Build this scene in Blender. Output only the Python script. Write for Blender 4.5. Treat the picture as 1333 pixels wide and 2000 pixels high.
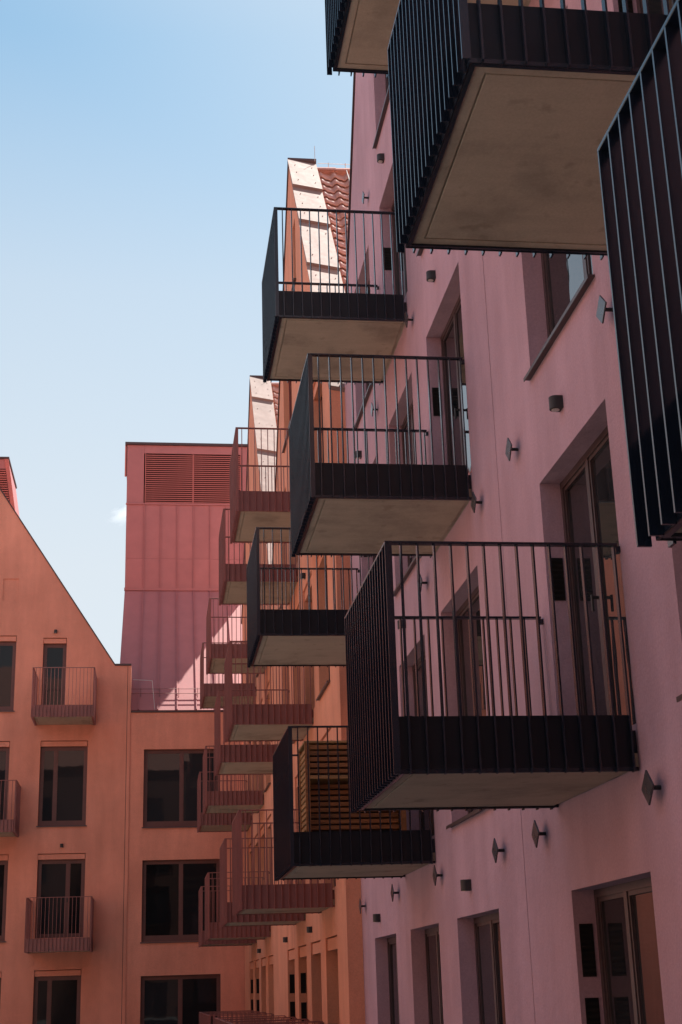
import bpy, bmesh, math, random
from mathutils import Matrix, Vector
random.seed(7)
scene = bpy.context.scene
col = scene.collection
for o in list(bpy.data.objects):
    bpy.data.objects.remove(o)

# ---------------------------------------------------------------- camera
YAW, PITCH, ROLL = 0.13762, 0.3225, -0.03116
EYE = 1.7
fw = Vector((math.sin(YAW)*math.cos(PITCH), math.cos(YAW)*math.cos(PITCH), math.sin(PITCH)))
rt = Vector((math.cos(YAW), -math.sin(YAW), 0))
up = rt.cross(fw)
r2 = rt*math.cos(ROLL) + up*math.sin(ROLL)
u2 = up*math.cos(ROLL) - rt*math.sin(ROLL)
cd = bpy.data.cameras.new('camera')
cam = bpy.data.objects.new('camera', cd); col.objects.link(cam)
cam.matrix_world = Matrix(((r2.x, u2.x, -fw.x, 0), (r2.y, u2.y, -fw.y, 0), (r2.z, u2.z, -fw.z, EYE), (0, 0, 0, 1)))
cd.sensor_fit = 'VERTICAL'; cd.sensor_height = 36.0; cd.lens = 2778/2000*36.0
cd.clip_start = 0.05; cd.clip_end = 4000
scene.camera = cam

# ---------------------------------------------------------------- sky, sun, exposure
SUN_EL = math.radians(62)
sh = Vector((0.666, 0.746, 0)).normalized()
to_sun = Vector((sh.x*math.cos(SUN_EL), sh.y*math.cos(SUN_EL), math.sin(SUN_EL)))
world = bpy.data.worlds.new('World'); scene.world = world; world.use_nodes = True
wn = world.node_tree; wn.nodes.clear()
wo = wn.nodes.new('ShaderNodeOutputWorld'); wb = wn.nodes.new('ShaderNodeBackground'); ws = wn.nodes.new('ShaderNodeTexSky')
ws.sky_type = 'NISHITA'; ws.sun_disc = False
ws.sun_elevation = SUN_EL; ws.sun_rotation = math.atan2(sh.x, sh.y)
ws.altitude = 20; ws.air_density = 1.3; ws.dust_density = 0.8; ws.ozone_density = 2.5
wb.inputs['Strength'].default_value = 0.0555
# pale haze thickening towards the horizon, the same all the way round
wt_ = wn.nodes.new('ShaderNodeVectorMath'); wt_.operation = 'MULTIPLY'; wt_.inputs[1].default_value = (0.80, 1.07, 1.0)
wc = wn.nodes.new('ShaderNodeTexCoord'); wx = wn.nodes.new('ShaderNodeSeparateXYZ'); wr = wn.nodes.new('ShaderNodeValToRGB')
for q in (0.3, 0.5, 0.7): wr.color_ramp.elements.new(q)
for k_, (p_, v_) in enumerate(((0.0, 0.95), (0.28, 0.84), (0.46, 0.58), (0.60, 0.14), (0.8, 0.0))):
    wr.color_ramp.elements[k_].position = p_; wr.color_ramp.elements[k_].color = (v_, v_, v_, 1)
wr.color_ramp.interpolation = 'LINEAR'
# and whitening towards the sun (forward scatter)
wd = wn.nodes.new('ShaderNodeVectorMath'); wd.operation = 'DOT_PRODUCT'; wd.inputs[1].default_value = to_sun
wq = wn.nodes.new('ShaderNodeMapRange'); wq.interpolation_type = 'SMOOTHSTEP'
for k_, v_ in (('From Min', 0.77), ('From Max', 0.92), ('To Min', 0.0), ('To Max', 0.6)): wq.inputs[k_].default_value = v_
wsum = wn.nodes.new('ShaderNodeMath'); wsum.operation = 'MULTIPLY_ADD'; wsum.use_clamp = True; wsum.inputs[1].default_value = 1.0
wmx = wn.nodes.new('ShaderNodeMix'); wmx.data_type = 'RGBA'; wmx.inputs[7].default_value = (5.45, 5.65, 5.95, 1)
wn.links.new(ws.outputs[0], wt_.inputs[0]); wn.links.new(wc.outputs['Generated'], wx.inputs[0]); wn.links.new(wx.outputs['Z'], wr.inputs[0])
wn.links.new(wc.outputs['Generated'], wd.inputs[0]); wn.links.new(wd.outputs['Value'], wq.inputs[0])
wn.links.new(wr.outputs[0], wsum.inputs[0]); wn.links.new(wq.outputs[0], wsum.inputs[2]); wn.links.new(wsum.outputs[0], wmx.inputs[0]); wn.links.new(wt_.outputs[0], wmx.inputs[6])
wn.links.new(wmx.outputs[2], wb.inputs[0]); wn.links.new(wb.outputs[0], wo.inputs[0])
sd = bpy.data.lights.new('sun', 'SUN'); sd.energy = 5.0; sd.angle = math.radians(0.5); sd.color = (1.0, 0.95, 0.87)
sun = bpy.data.objects.new('sun', sd); col.objects.link(sun)
sun.rotation_euler = to_sun.to_track_quat('Z', 'Y').to_euler(); sun.location = to_sun*120
scene.view_settings.view_transform = 'Standard'; scene.view_settings.look = 'None'
scene.view_settings.gamma = 1.0; scene.view_settings.use_curve_mapping = False
scene.view_settings.exposure = 1.42

# ---------------------------------------------------------------- materials
def new_mat(name):
    m = bpy.data.materials.new(name); m.use_nodes = True
    nt = m.node_tree; b = nt.nodes['Principled BSDF']
    return m, nt, b
def N(nt, t, **kw):
    n = nt.nodes.new(t)
    for k, v in kw.items(): setattr(n, k, v)
    return n
def noise(nt, co, scale, detail=4, rough=0.55, stretch=None):
    n = N(nt, 'ShaderNodeTexNoise'); n.inputs['Scale'].default_value = scale
    n.inputs['Detail'].default_value = detail; n.inputs['Roughness'].default_value = rough
    if stretch:
        mp = N(nt, 'ShaderNodeMapping'); mp.inputs['Scale'].default_value = stretch
        nt.links.new(co, mp.inputs[0]); nt.links.new(mp.outputs[0], n.inputs['Vector'])
    else: nt.links.new(co, n.inputs['Vector'])
    return n
def ramp(nt, fac, stops):
    r = N(nt, 'ShaderNodeValToRGB'); e = r.color_ramp.elements
    while len(e) < len(stops): e.new(0.5)
    for el, (p, c) in zip(e, stops):
        el.position = p; el.color = (*c, 1)
    nt.links.new(fac, r.inputs[0]); return r
def mixc(nt, a, b, fac, mode='MULTIPLY'):
    m = N(nt, 'ShaderNodeMix', data_type='RGBA', blend_type=mode)
    for s, v in ((6, a), (7, b)):
        if isinstance(v, tuple): m.inputs[s].default_value = (*v, 1)
        else: nt.links.new(v, m.inputs[s])
    if isinstance(fac, float): m.inputs[0].default_value = fac
    else: nt.links.new(fac, m.inputs[0])
    return m.outputs[2]
def bump(nt, b, h, strength, dist):
    bp = N(nt, 'ShaderNodeBump'); bp.inputs['Strength'].default_value = strength; bp.inputs['Distance'].default_value = dist
    nt.links.new(h, bp.inputs['Height']); nt.links.new(bp.outputs[0], b.inputs['Normal']); return bp

def mat_stucco(name, c, mottle=0.12):
    m, nt, b = new_mat(name); co = N(nt, 'ShaderNodeTexCoord').outputs['Object']
    big = noise(nt, co, 0.55, 5, 0.6); streak = noise(nt, co, 1.0, 4, 0.6, (2.2, 2.2, 0.35)); fine = noise(nt, co, 55, 6, 0.7)
    lo = tuple(x*(1-mottle) for x in c); hi = tuple(min(1, x*(1+mottle)) for x in c)
    r1 = ramp(nt, big.outputs[0], [(0.3, lo), (0.7, hi)])
    r2_ = ramp(nt, streak.outputs[0], [(0.33, (0.84, 0.83, 0.82)), (0.62, (1, 1, 1))])
    r3 = ramp(nt, fine.outputs[0], [(0.25, (0.84, 0.84, 0.84)), (0.75, (1.1, 1.1, 1.1))])
    cc = mixc(nt, r1.outputs[0], r2_.outputs[0], 0.8); cc = mixc(nt, cc, r3.outputs[0], 1.0)
    nt.links.new(cc, b.inputs['Base Color']); b.inputs['Roughness'].default_value = 0.88
    b.inputs['Specular IOR Level'].default_value = 0.25
    mid = noise(nt, co, 9, 3, 0.5)
    add = N(nt, 'ShaderNodeMath', operation='MULTIPLY_ADD'); add.inputs[1].default_value = 2.5
    nt.links.new(mid.outputs[0], add.inputs[0]); nt.links.new(fine.outputs[0], add.inputs[2])
    bump(nt, b, add.outputs[0], 0.5, 0.009)
    return m
def mat_metal(name, c, rough=0.4, spec=0.5, vary=0.15, wave=0.0, metallic=0.0, rnd=0.0, rv=1.0):
    m, nt, b = new_mat(name); co = N(nt, 'ShaderNodeTexCoord').outputs['Object']
    n = noise(nt, co, 2.2, 5, 0.6)
    r = ramp(nt, n.outputs[0], [(0.3, tuple(x*(1-vary) for x in c)), (0.7, tuple(min(1, x*(1+vary)) for x in c))])
    outc = r.outputs[0]
    if rnd:
        oi = N(nt, 'ShaderNodeObjectInfo')
        rr = ramp(nt, oi.outputs['Random'], [(0, (1-rnd,)*3), (1, (1+rnd,)*3)])
        outc = mixc(nt, outc, rr.outputs[0], 1.0)
    nt.links.new(outc, b.inputs['Base Color'])
    rn = noise(nt, co, 14, 4, 0.6)
    mr = N(nt, 'ShaderNodeMapRange'); mr.inputs['To Min'].default_value = rough-0.08*rv; mr.inputs['To Max'].default_value = rough+0.1*rv
    nt.links.new(rn.outputs[0], mr.inputs[0]); nt.links.new(mr.outputs[0], b.inputs['Roughness'])
    b.inputs['Specular IOR Level'].default_value = spec; b.inputs['Metallic'].default_value = metallic
    if wave:
        wnz = noise(nt, co, 3.0, 2, 0.4); bump(nt, b, wnz.outputs[0], 0.6, wave)
    return m
def mat_concrete(name, c):
    m, nt, b = new_mat(name); co = N(nt, 'ShaderNodeTexCoord').outputs['Object']
    oi = N(nt, 'ShaderNodeObjectInfo')
    off = N(nt, 'ShaderNodeVectorMath', operation='MULTIPLY_ADD'); off.inputs[1].default_value = (1, 1, 1)
    cmb = N(nt, 'ShaderNodeMath', operation='MULTIPLY'); cmb.inputs[1].default_value = 57.0
    nt.links.new(oi.outputs['Random'], cmb.inputs[0]); nt.links.new(co, off.inputs[0]); nt.links.new(cmb.outputs[0], off.inputs[2])
    v = off.outputs[0]
    a = noise(nt, v, 1.3, 6, 0.62); g = noise(nt, v, 3.0, 5, 0.6, (3.0, 0.35, 1.0)); f = noise(nt, v, 60, 5, 0.7); sp = noise(nt, v, 5.5, 3, 0.5)
    r1 = ramp(nt, a.outputs[0], [(0.3, tuple(x*0.62 for x in c)), (0.5, c), (0.75, tuple(x*1.15 for x in c))])
    r2_ = ramp(nt, g.outputs[0], [(0.35, (0.93, 0.925, 0.92)), (0.65, (1.02, 1.02, 1.02))])
    r3 = ramp(nt, f.outputs[0], [(0.3, (0.88, 0.88, 0.88)), (0.7, (1.05, 1.05, 1.05))])
    r4 = ramp(nt, sp.outputs[0], [(0.29, (0.5, 0.47, 0.43)), (0.36, (1, 1, 1))])
    cc = mixc(nt, r1.outputs[0], r2_.outputs[0], 1.0); cc = mixc(nt, cc, r3.outputs[0], 1.0); cc = mixc(nt, cc, r4.outputs[0], 0.4)
    nt.links.new(cc, b.inputs['Base Color']); b.inputs['Roughness'].default_value = 0.8
    bump(nt, b, f.outputs[0], 0.25, 0.004)
    return m
def mat_glass(name, c=(0.012, 0.013, 0.015), wave=0.004, rough=0.015, spec=0.5, ior=1.46):
    m, nt, b = new_mat(name); co = N(nt, 'ShaderNodeTexCoord').outputs['Object']
    oi = N(nt, 'ShaderNodeObjectInfo')
    n = noise(nt, co, 1.4, 3, 0.5, (1.2, 1.2, 0.5))
    rr = ramp(nt, oi.outputs['Random'], [(0, tuple(x*0.6 for x in c)), (1, tuple(x*2.0 for x in c))])
    nt.links.new(rr.outputs[0], b.inputs['Base Color'])
    b.inputs['Roughness'].default_value = rough; b.inputs['IOR'].default_value = ior; b.inputs['Specular IOR Level'].default_value = spec
    bump(nt, b, n.outputs[0], 0.35, wave)
    return m
def mat_tile(name):
    m, nt, b = new_mat(name); co = N(nt, 'ShaderNodeTexCoord').outputs['Object']
    oi = N(nt, 'ShaderNodeObjectInfo'); n = noise(nt, co, 12, 5, 0.65)
    r1 = ramp(nt, oi.outputs['Random'], [(0, (0.50, 0.24, 0.18)), (0.5, (0.56, 0.29, 0.225)), (1, (0.43, 0.235, 0.205))])
    r2_ = ramp(nt, n.outputs[0], [(0.3, (0.8, 0.8, 0.8)), (0.7, (1.15, 1.12, 1.1))])
    nt.links.new(mixc(nt, r1.outputs[0], r2_.outputs[0], 1.0), b.inputs['Base Color'])
    b.inputs['Roughness'].default_value = 0.28; bump(nt, b, n.outputs[0], 0.3, 0.004)
    return m
def mat_wood(name, c):
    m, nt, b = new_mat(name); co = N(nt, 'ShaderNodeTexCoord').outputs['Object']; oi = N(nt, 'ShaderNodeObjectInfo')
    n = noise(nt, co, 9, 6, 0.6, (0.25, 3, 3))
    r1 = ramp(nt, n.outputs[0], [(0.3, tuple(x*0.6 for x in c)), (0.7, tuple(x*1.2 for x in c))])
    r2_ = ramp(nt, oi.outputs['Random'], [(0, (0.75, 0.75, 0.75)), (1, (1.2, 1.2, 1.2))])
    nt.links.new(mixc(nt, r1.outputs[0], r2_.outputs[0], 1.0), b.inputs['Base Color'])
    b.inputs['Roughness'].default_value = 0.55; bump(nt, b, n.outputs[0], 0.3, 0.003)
    return m
M = dict(
    pink=mat_stucco('pink_render', (0.525, 0.35, 0.41)),
    salmon=mat_stucco('salmon_render', (0.76, 0.335, 0.21)),
    coral=mat_stucco('coral_render', (0.77, 0.325, 0.225)),
    brick=mat_stucco('dark_brick_render', (0.16, 0.085, 0.07)),
    joint=mat_stucco('joint_sealant', (0.10, 0.05, 0.045)),
    black=mat_metal('black_powder_coat', (0.008, 0.014, 0.026), 0.25, 0.6, rv=0.15),
    blackflat=mat_metal('black_sheet', (0.005, 0.008, 0.014), 0.36, 0.35, wave=0.02),
    red=mat_metal('oxide_red_powder_coat', (0.25, 0.095, 0.085), 0.45, 0.4),
    tower=mat_metal('red_standing_seam_metal', (0.41, 0.15, 0.148), 0.52, 0.35, 0.06, wave=0.004, rnd=0.05),
    louvre=mat_metal('red_louvre_metal', (0.48, 0.14, 0.12), 0.5, 0.4),
    louvreshade=mat_metal('louvre_gap_shade', (0.05, 0.012, 0.012), 0.7, 0.2),  # near-black red: shade between the slats, put into the colour
    plate=mat_metal('anchor_plate_steel', (0.06, 0.06, 0.07), 0.28, 0.6, metallic=0.3),
    coping=mat_metal('coping_metal', (0.26, 0.185, 0.165), 0.66, 0.08, 0.1, wave=0.02, rnd=0.05),
    copingdark=mat_metal('dark_verge_metal', (0.06, 0.03, 0.03), 0.45),
    frame=mat_metal('dark_window_frame', (0.065, 0.043, 0.045), 0.4, 0.5),
    framered=mat_metal('red_brown_window_frame', (0.13, 0.055, 0.048), 0.45, 0.4),
    sill=mat_metal('dark_sill_metal', (0.07, 0.05, 0.05), 0.4, 0.5),
    concrete=mat_concrete('balcony_concrete', (0.47, 0.385, 0.29)),
    glass=mat_glass('window_glass', spec=0.28),
    glassb=mat_glass('clear_window_glass', spec=0.5, wave=0.006, ior=1.85),
    grille=mat_metal('black_grille', (0.012, 0.011, 0.011), 0.6, 0.3),
    lamp=mat_metal('lamp_graphite', (0.03, 0.03, 0.032), 0.5, 0.4),
    lens=mat_metal('lamp_lens', (0.5, 0.48, 0.44), 0.3, 0.5),
    tile=mat_tile('clay_pantile'),
    wood=mat_wood('oiled_wood', (0.36, 0.145, 0.05)),
    woodpale=mat_wood('pale_wood', (0.45, 0.25, 0.105)),
    woodshade=mat_wood('wood_gap_shade', (0.05, 0.022, 0.01)),  # near-black brown, the cabinet's shaded inside painted as a colour
    wire=mat_metal('galvanised_wire', (0.55, 0.53, 0.5), 0.4, 0.5),
    shutter=mat_metal('maroon_shutter', (0.20, 0.05, 0.045), 0.5, 0.4),
    paving=mat_concrete('courtyard_paving', (0.16, 0.16, 0.16)),
)

# ---------------------------------------------------------------- mesh helpers
class MB:
    def __init__(s): s.v = []; s.f = []
    def quad(s, *p):
        i = len(s.v); s.v += [tuple(q) for q in p]; s.f.append(tuple(range(i, i+len(p)))); return s
    def box(s, x0, y0, z0, x1, y1, z1):
        i = len(s.v)
        s.v += [(x0,y0,z0),(x1,y0,z0),(x1,y1,z0),(x0,y1,z0),(x0,y0,z1),(x1,y0,z1),(x1,y1,z1),(x0,y1,z1)]
        s.f += [tuple(i+k for k in f) for f in ((0,3,2,1),(4,5,6,7),(0,1,5,4),(1,2,6,5),(2,3,7,6),(3,0,4,7))]; return s
    def prism(s, pts, ext):
        """closed polygon pts (3d) extruded by vector ext"""
        n = len(pts); i = len(s.v)
        s.v += [tuple(p) for p in pts] + [tuple(Vector(p)+Vector(ext)) for p in pts]
        s.f.append(tuple(range(i, i+n))); s.f.append(tuple(range(i+2*n-1, i+n-1, -1)))
        for k in range(n):
            a, b = i+k, i+(k+1) % n; s.f.append((a, b, b+n, a+n))
        return s
    def tube(s, a, b, r, n=8):
        a = Vector(a); b = Vector(b); d = (b-a).normalized()
        e = d.orthogonal().normalized(); g = d.cross(e)
        return s.prism([a + (e*math.cos(2*math.pi*k/n) + g*math.sin(2*math.pi*k/n))*r for k in range(n)], b-a)
    def mesh(s, name, mat, bevel=0.0, smooth=False):
        me = bpy.data.meshes.new(name); me.from_pydata(s.v, [], s.f); me.update()
        if bevel or smooth:
            bm = bmesh.new(); bm.from_mesh(me)
            bmesh.ops.recalc_face_normals(bm, faces=bm.faces)
            if bevel: bmesh.ops.bevel(bm, geom=list(bm.edges), offset=bevel, segments=1, affect='EDGES', clamp_overlap=True)
            if smooth:
                for f in bm.faces: f.smooth = True
            bm.to_mesh(me); bm.free()
        me.materials.append(mat); return me
def obj(name, me, parent=None, loc=(0, 0, 0), rotz=0.0):
    o = bpy.data.objects.new(name, me); col.objects.link(o); o.parent = parent
    o.location = loc; o.rotation_euler = (0, 0, rotz); return o
def thing(name, label, cat, loc, group=None, rotz=0.0):
    o = obj(name, None, None, loc, rotz); o['label'] = label; o['category'] = cat; o.empty_display_size = 0.2
    if group: o['group'] = group
    return o
def stuff(o): o['kind'] = 'stuff'; return o
CACHE = {}
def cached(key, fn):
    if key not in CACHE: CACHE[key] = fn()
    return CACHE[key]

# a wall face: 'R' = plane X = w facing -X (u = Y); 'C' = plane Y = w facing -Y (u = X)
class Face:
    def __init__(s, kind, w, root): s.k = kind; s.w = w; s.root = root; s.o = root.location.copy()
    def P(s, u, d, z):
        p = Vector((s.w+d, u, z)) if s.k == 'R' else Vector((u, s.w+d, z))
        return p - s.o
    rot = property(lambda s: -math.pi/2 if s.k == 'R' else 0.0)

def wall(face, u0, u1, tops, holes, mat, zb=0.0, thick=0.4, name='wall'):
    """tops: list of (u, z) roof line; holes: (u0,u1,z0,z1,reveal)"""
    def top(u):
        for (a, za), (b, zb_) in zip(tops, tops[1:]):
            if a <= u <= b: return za + (zb_-za)*(u-a)/(b-a) if b > a else za
        return tops[-1][1]
    us = sorted({u0, u1, *[t[0] for t in tops if u0 < t[0] < u1], *[h[0] for h in holes], *[h[1] for h in holes]})
    mb = MB(); P = face.P
    for a, b in zip(us, us[1:]):
        if b-a < 1e-6: continue
        m = (a+b)/2; ta, tb = top(a+1e-6), top(b-1e-6)
        hs = sorted([(h[2], h[3]) for h in holes if h[0] < m < h[1]])
        z = zb
        for h0, h1 in hs:
            if h0 > z+1e-6: mb.quad(P(a, 0, z), P(b, 0, z), P(b, 0, h0), P(a, 0, h0))
            z = h1
        mb.quad(P(a, 0, z), P(b, 0, z), P(b, 0, tb), P(a, 0, ta))
        mb.quad(P(a, 0, ta), P(b, 0, tb), P(b, thick, tb), P(a, thick, ta))
    for h in holes:
        a, b, z0, z1, d = h
        mb.quad(P(a, 0, z0), P(a, d, z0), P(a, d, z1), P(a, 0, z1))
        mb.quad(P(b, 0, z0), P(b, d, z0), P(b, d, z1), P(b, 0, z1))
        mb.quad(P(a, 0, z1), P(b, 0, z1), P(b, d, z1), P(a, d, z1))
        mb.quad(P(a, 0, z0), P(b, 0, z0), P(b, d, z0), P(a, d, z0))
    # ends
    for u in (u0, u1):
        mb.quad(P(u, 0, zb), P(u, thick, zb), P(u, thick, top(u)), P(u, 0, top(u)))
    return obj(name, mb.mesh(name, mat), face.root)

REV = 0.165
def window(face, u0, u1, z0, z1, leaves=(0.5,), sill=True, door=False, fr=0.055, bottom=0.06, lintel=0.0, wallmat=None, gl='glass', frmat='frame', depth=REV, name=None):
    """joinery filling the hole u0..u1 x z0..z1 (the top 'lintel' metres are a plastered shutter box)"""
    w = u1-u0; zt = z1-lintel; h = zt-z0; uc = (u0+u1)/2
    name = name or ('balcony_door' if door else 'window')
    key = (round(w, 3), round(h, 3), leaves, fr, bottom, frmat)
    sgn = -1 if face.k == 'R' else 1
    cuts = [-w/2] + [(-w/2 + w*l)*1.0 for l in leaves] + [w/2]
    def mk():
        mb = MB(); d0, d1 = 0.0, 0.08
        mb.box(-w/2-.004, d0, 0, -w/2+fr, d1, h).box(w/2-fr, d0, 0, w/2+.004, d1, h)
        mb.box(-w/2+fr, d0, h-fr, w/2-fr, d1, h+.004).box(-w/2+fr, d0, -.004, w/2-fr, d1, bottom)
        for c in cuts[1:-1]: mb.box(c-.034, d0+.003, bottom, c+.034, d1-.003, h-fr)
        # sash profiles, set back a little
        for a, b in zip(cuts, cuts[1:]):
            a = a+(fr if a == -w/2 else .034); b = b-(fr if b == w/2 else .034)
            s = 0.03; za, zb_ = bottom, h-fr
            mb.box(a, .012, za, a+s, .07, zb_).box(b-s, .012, za, b, .07, zb_).box(a+s, .012, zb_-s, b-s, .07, zb_).box(a+s, .012, za, b-s, .07, za+s)
        return mb.mesh('window_frame', M[frmat])
    o = obj(name, cached(key, mk), face.root, face.P(uc, depth, z0), face.rot)
    for a, b in zip(cuts, cuts[1:]):
        a = a+(fr if a == -w/2 else .034)+.03; b = b-(fr if b == w/2 else .034)-.03
        pw, ph = b-a, h-fr-bottom-.06
        me = cached(('pane', round(pw, 3), round(ph, 3), gl), lambda: MB().box(-pw/2, 0, 0, pw/2, .012, ph).mesh('pane', M[gl]))
        pn = obj('pane', me, o, ((a+b)/2, .024, bottom+.03), math.radians(random.uniform(-.35, .35)))
        pn.rotation_euler.x = math.radians(random.uniform(-.25, .25))
    if door:
        hm = cached('handle', lambda: MB().box(-.012, -.05, -.06, .012, -.035, .06).box(-.01, -.04, .03, .01, .0, .05).mesh('handle', M['lamp']))
        obj('handle', hm, o, (cuts[1]+.0, 0, 1.05))
    if sill:
        sm = cached(('sill', round(w, 3), frmat, depth), lambda: MB().box(-w/2-.035, -depth-.055, -.022, w/2+.035, -.002, -.006).box(-w/2-.035, -depth-.055, -.036, w/2+.035, -depth-.048, -.022).mesh('sill', M['sill']))
        obj('sill', sm, o)
    if lintel:
        lm = cached(('lint', round(w, 3), lintel, wallmat), lambda: MB().box(-w/2+.004, 0, 0.004, w/2-.02, .12, lintel-.02).mesh('lintel_panel', M[wallmat]))
        obj('lintel_panel', lm, face.root, face.P(uc, .03, zt), face.rot)
    return o

def vent(face, u, z, h=0.62, w=0.10):
    """black louvre grille on the far jamb of an opening (faces -u)"""
    def mk():
        mb = MB().box(0, -.004, 0, w, .0, h)
        for k in range(int(h/.04)): mb.quad((.006, -.004, .01+k*.04), (w-.006, -.004, .01+k*.04), (w-.006, -.016, .03+k*.04), (.006, -.016, .03+k*.04))
        return mb.mesh('vent_grille', M['grille'])
    return obj('vent_grille', cached(('vent', h, w), mk), face.root, face.P(u-.002, .035, z))

def diamond(face, u, z):
    def mk():
        s = .105
        return MB().prism([(0, -.085, -s), (s, -.085, 0), (0, -.085, s), (-s, -.085, 0)], (0, .012, 0)).mesh('anchor_plate', M['plate'], 0.002)
    o = obj('anchor_plate', cached('dia', mk), face.root, face.P(u, 0, z), face.rot)
    o2 = obj('stem', cached('stem', lambda: MB().tube((0, -.074, 0), (0, .01, 0), .014, 8).mesh('stem', M['lamp'])), o)
    return o

LAMPS = []
def wall_lamp(face, u, z, label):
    p = face.P(u, 0, z) + face.o
    t = thing('wall_lamp', label, 'wall lamp', p, 'small wall lamps above the openings', face.rot)
    def mk():
        pts = [(-.048, 0, -.05)] + [(-.048*math.cos(a), -.045-.05*math.sin(a), -.05) for a in [math.pi*k/10 for k in range(11)]] + [(.048, 0, -.05)]
        return MB().prism(pts, (0, 0, .1)).mesh('housing', M['lamp'], 0.003)
    obj('housing', cached('housing', mk), t)
    obj('lens', cached('lens', lambda: MB().tube((0, -.05, -.056), (0, -.05, -.0505), .03, 12).mesh('lens', M['lens'])), t)

# ---------------------------------------------------------------- balconies
BH = 1.45
def balcony(face, u0, u1, z, depth=1.55, colr='black', single=('front', 'near'), n_side=14, label=None, name='balcony', height=BH, fascia=0.335, slab=True):
    w = u1-u0; hw = w/2
    root = obj(name, None, face.root, face.P((u0+u1)/2, 0, z), face.rot)
    if label: root['label'] = label
    mm = M[colr]; flat = M['blackflat'] if colr == 'black' else M['red']
    k0 = (round(w, 3), depth, colr, height, fascia)
    if slab:
        def mk_slab():
            return MB().box(-hw+.06, -depth+.06, .012, hw-.06, .03, .21).mesh('slab', M['concrete'])
        obj('slab', cached(('slab',)+k0, mk_slab), root)
        obj('soffit', cached(('soffit',)+k0, lambda: MB().box(-hw+.155, -depth+.155, 0, hw-.155, -.04, .012).mesh('soffit', M['concrete'], .002)), root)
        def mk_drip():
            mb = MB(); a, b = .0815, .143
            mb.box(-hw+a, -depth+a, 0, hw-a, -depth+b, .012)
            mb.box(-hw+a, -depth+b, 0, -hw+b, -.04, .012).box(hw-b, -depth+b, 0, hw-a, -.04, .012)
            return mb.mesh('drip_edge', M['concrete'])
        obj('drip_edge', cached(('drip',)+k0, mk_drip), root)
        def mk_trim():
            mb = MB(); t = .034
            mb.box(-hw+.046, -depth+.046, -.012, hw-.046, -depth+.046+t, .0115)
            for s in (-1, 1):
                a, b = sorted((s*(hw-.046), s*(hw-.046-t)))
                mb.box(a, -depth+.046+t, -.012, b, -.005, .0115)
            return mb.mesh('edge_trim', mm)
        obj('edge_trim', cached(('trim',)+k0, mk_trim), root)
    if fascia:
        z0 = -.015 if slab else .05
        obj('fascia_panel', cached(('ff',)+k0, lambda: MB().box(-hw+.055, -depth+.0465, z0, hw-.055, -depth+.0545, fascia).mesh('fascia_panel', flat)), root)
        for s in (-1, 1):
            a, b = sorted((s*(hw-.0465), s*(hw-.0545)))
            obj('fascia_panel', cached(('fs', s)+k0, lambda: MB().box(a, -depth+.0465, z0, b, -.03, fascia+.0005).mesh('fascia_panel', flat)), root)
    def mk_rail():
        mb = MB(); t = .05
        mb.box(-hw, -depth, height-.016, hw, -depth+t, height)
        for s in (-1, 1):
            a, b = sorted((s*hw, s*(hw-t))); mb.box(a, -depth+t, height-.016, b, -.02, height)
        return mb.mesh('handrail', mm, .002)
    obj('handrail', cached(('rail',)+k0, mk_rail), root)
    zb = -.022 if slab else 0.0
    nf = max(4, round((w-.02)/.1075)); ns = n_side
    front = [(-hw+.008+(w-.016)*k/nf, -depth+.0225) for k in range(nf+1)]
    sides = [-depth+.045+.06+(depth-.15)*k/(ns-1) for k in range(ns)]
    fin_f = lambda: MB().box(-.0055, -.0225, zb, .0055, .0225, height-.016).mesh('baluster', mm)
    fin_s = lambda: MB().box(-.0225, -.0055, zb, .0225, .0055, height-.016).mesh('baluster', mm)
    near_s = 1 if face.k == 'R' else -1
    for part, pts, fn in (('front', front, fin_f), ('near', [(near_s*(hw-.0225), y) for y in sides], fin_s), ('far', [(-near_s*(hw-.0225), y) for y in sides], fin_s)):
        key = (part == 'front', zb, height, colr)
        if part in single:
            me = cached(('fin',)+key, fn)
            for x, y in pts: obj('baluster', me, root, (x, y, 0))
        else:
            def mk_row():
                mb = MB()
                a, b = (.0055, .0225) if part == 'front' else (.0225, .0055)
                for x, y in pts: mb.box(x-a, y-b, zb, x+a, y+b, height-.016)
                return mb.mesh('balusters', mm)
            stuff(obj('balusters', cached(('row', part)+k0, mk_row), root))
    # brackets that hold the railing to the wall
    lo_br = lambda: MB().box(-.022, -.075, .10, .022, .01, .24).mesh('wall_bracket', mm)
    hi_br = lambda: MB().box(-.014, -.03, height-.06, .014, .01, height-.018).mesh('wall_bracket', mm)
    for sg in (-1, 1):
        obj('wall_bracket', cached(('lobr', colr), lo_br), root, (sg*(hw-.078), 0, 0))
        obj('wall_bracket', cached(('hibr', colr, height), hi_br), root, (sg*(hw-.026), 0, 0))
    return root

# ---------------------------------------------------------------- ground
g = obj('ground', MB().quad((-400, -400, 0), (400, -400, 0), (400, 700, 0), (-400, 700, 0)).mesh('ground', M['paving'])); g['kind'] = 'structure'

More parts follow.
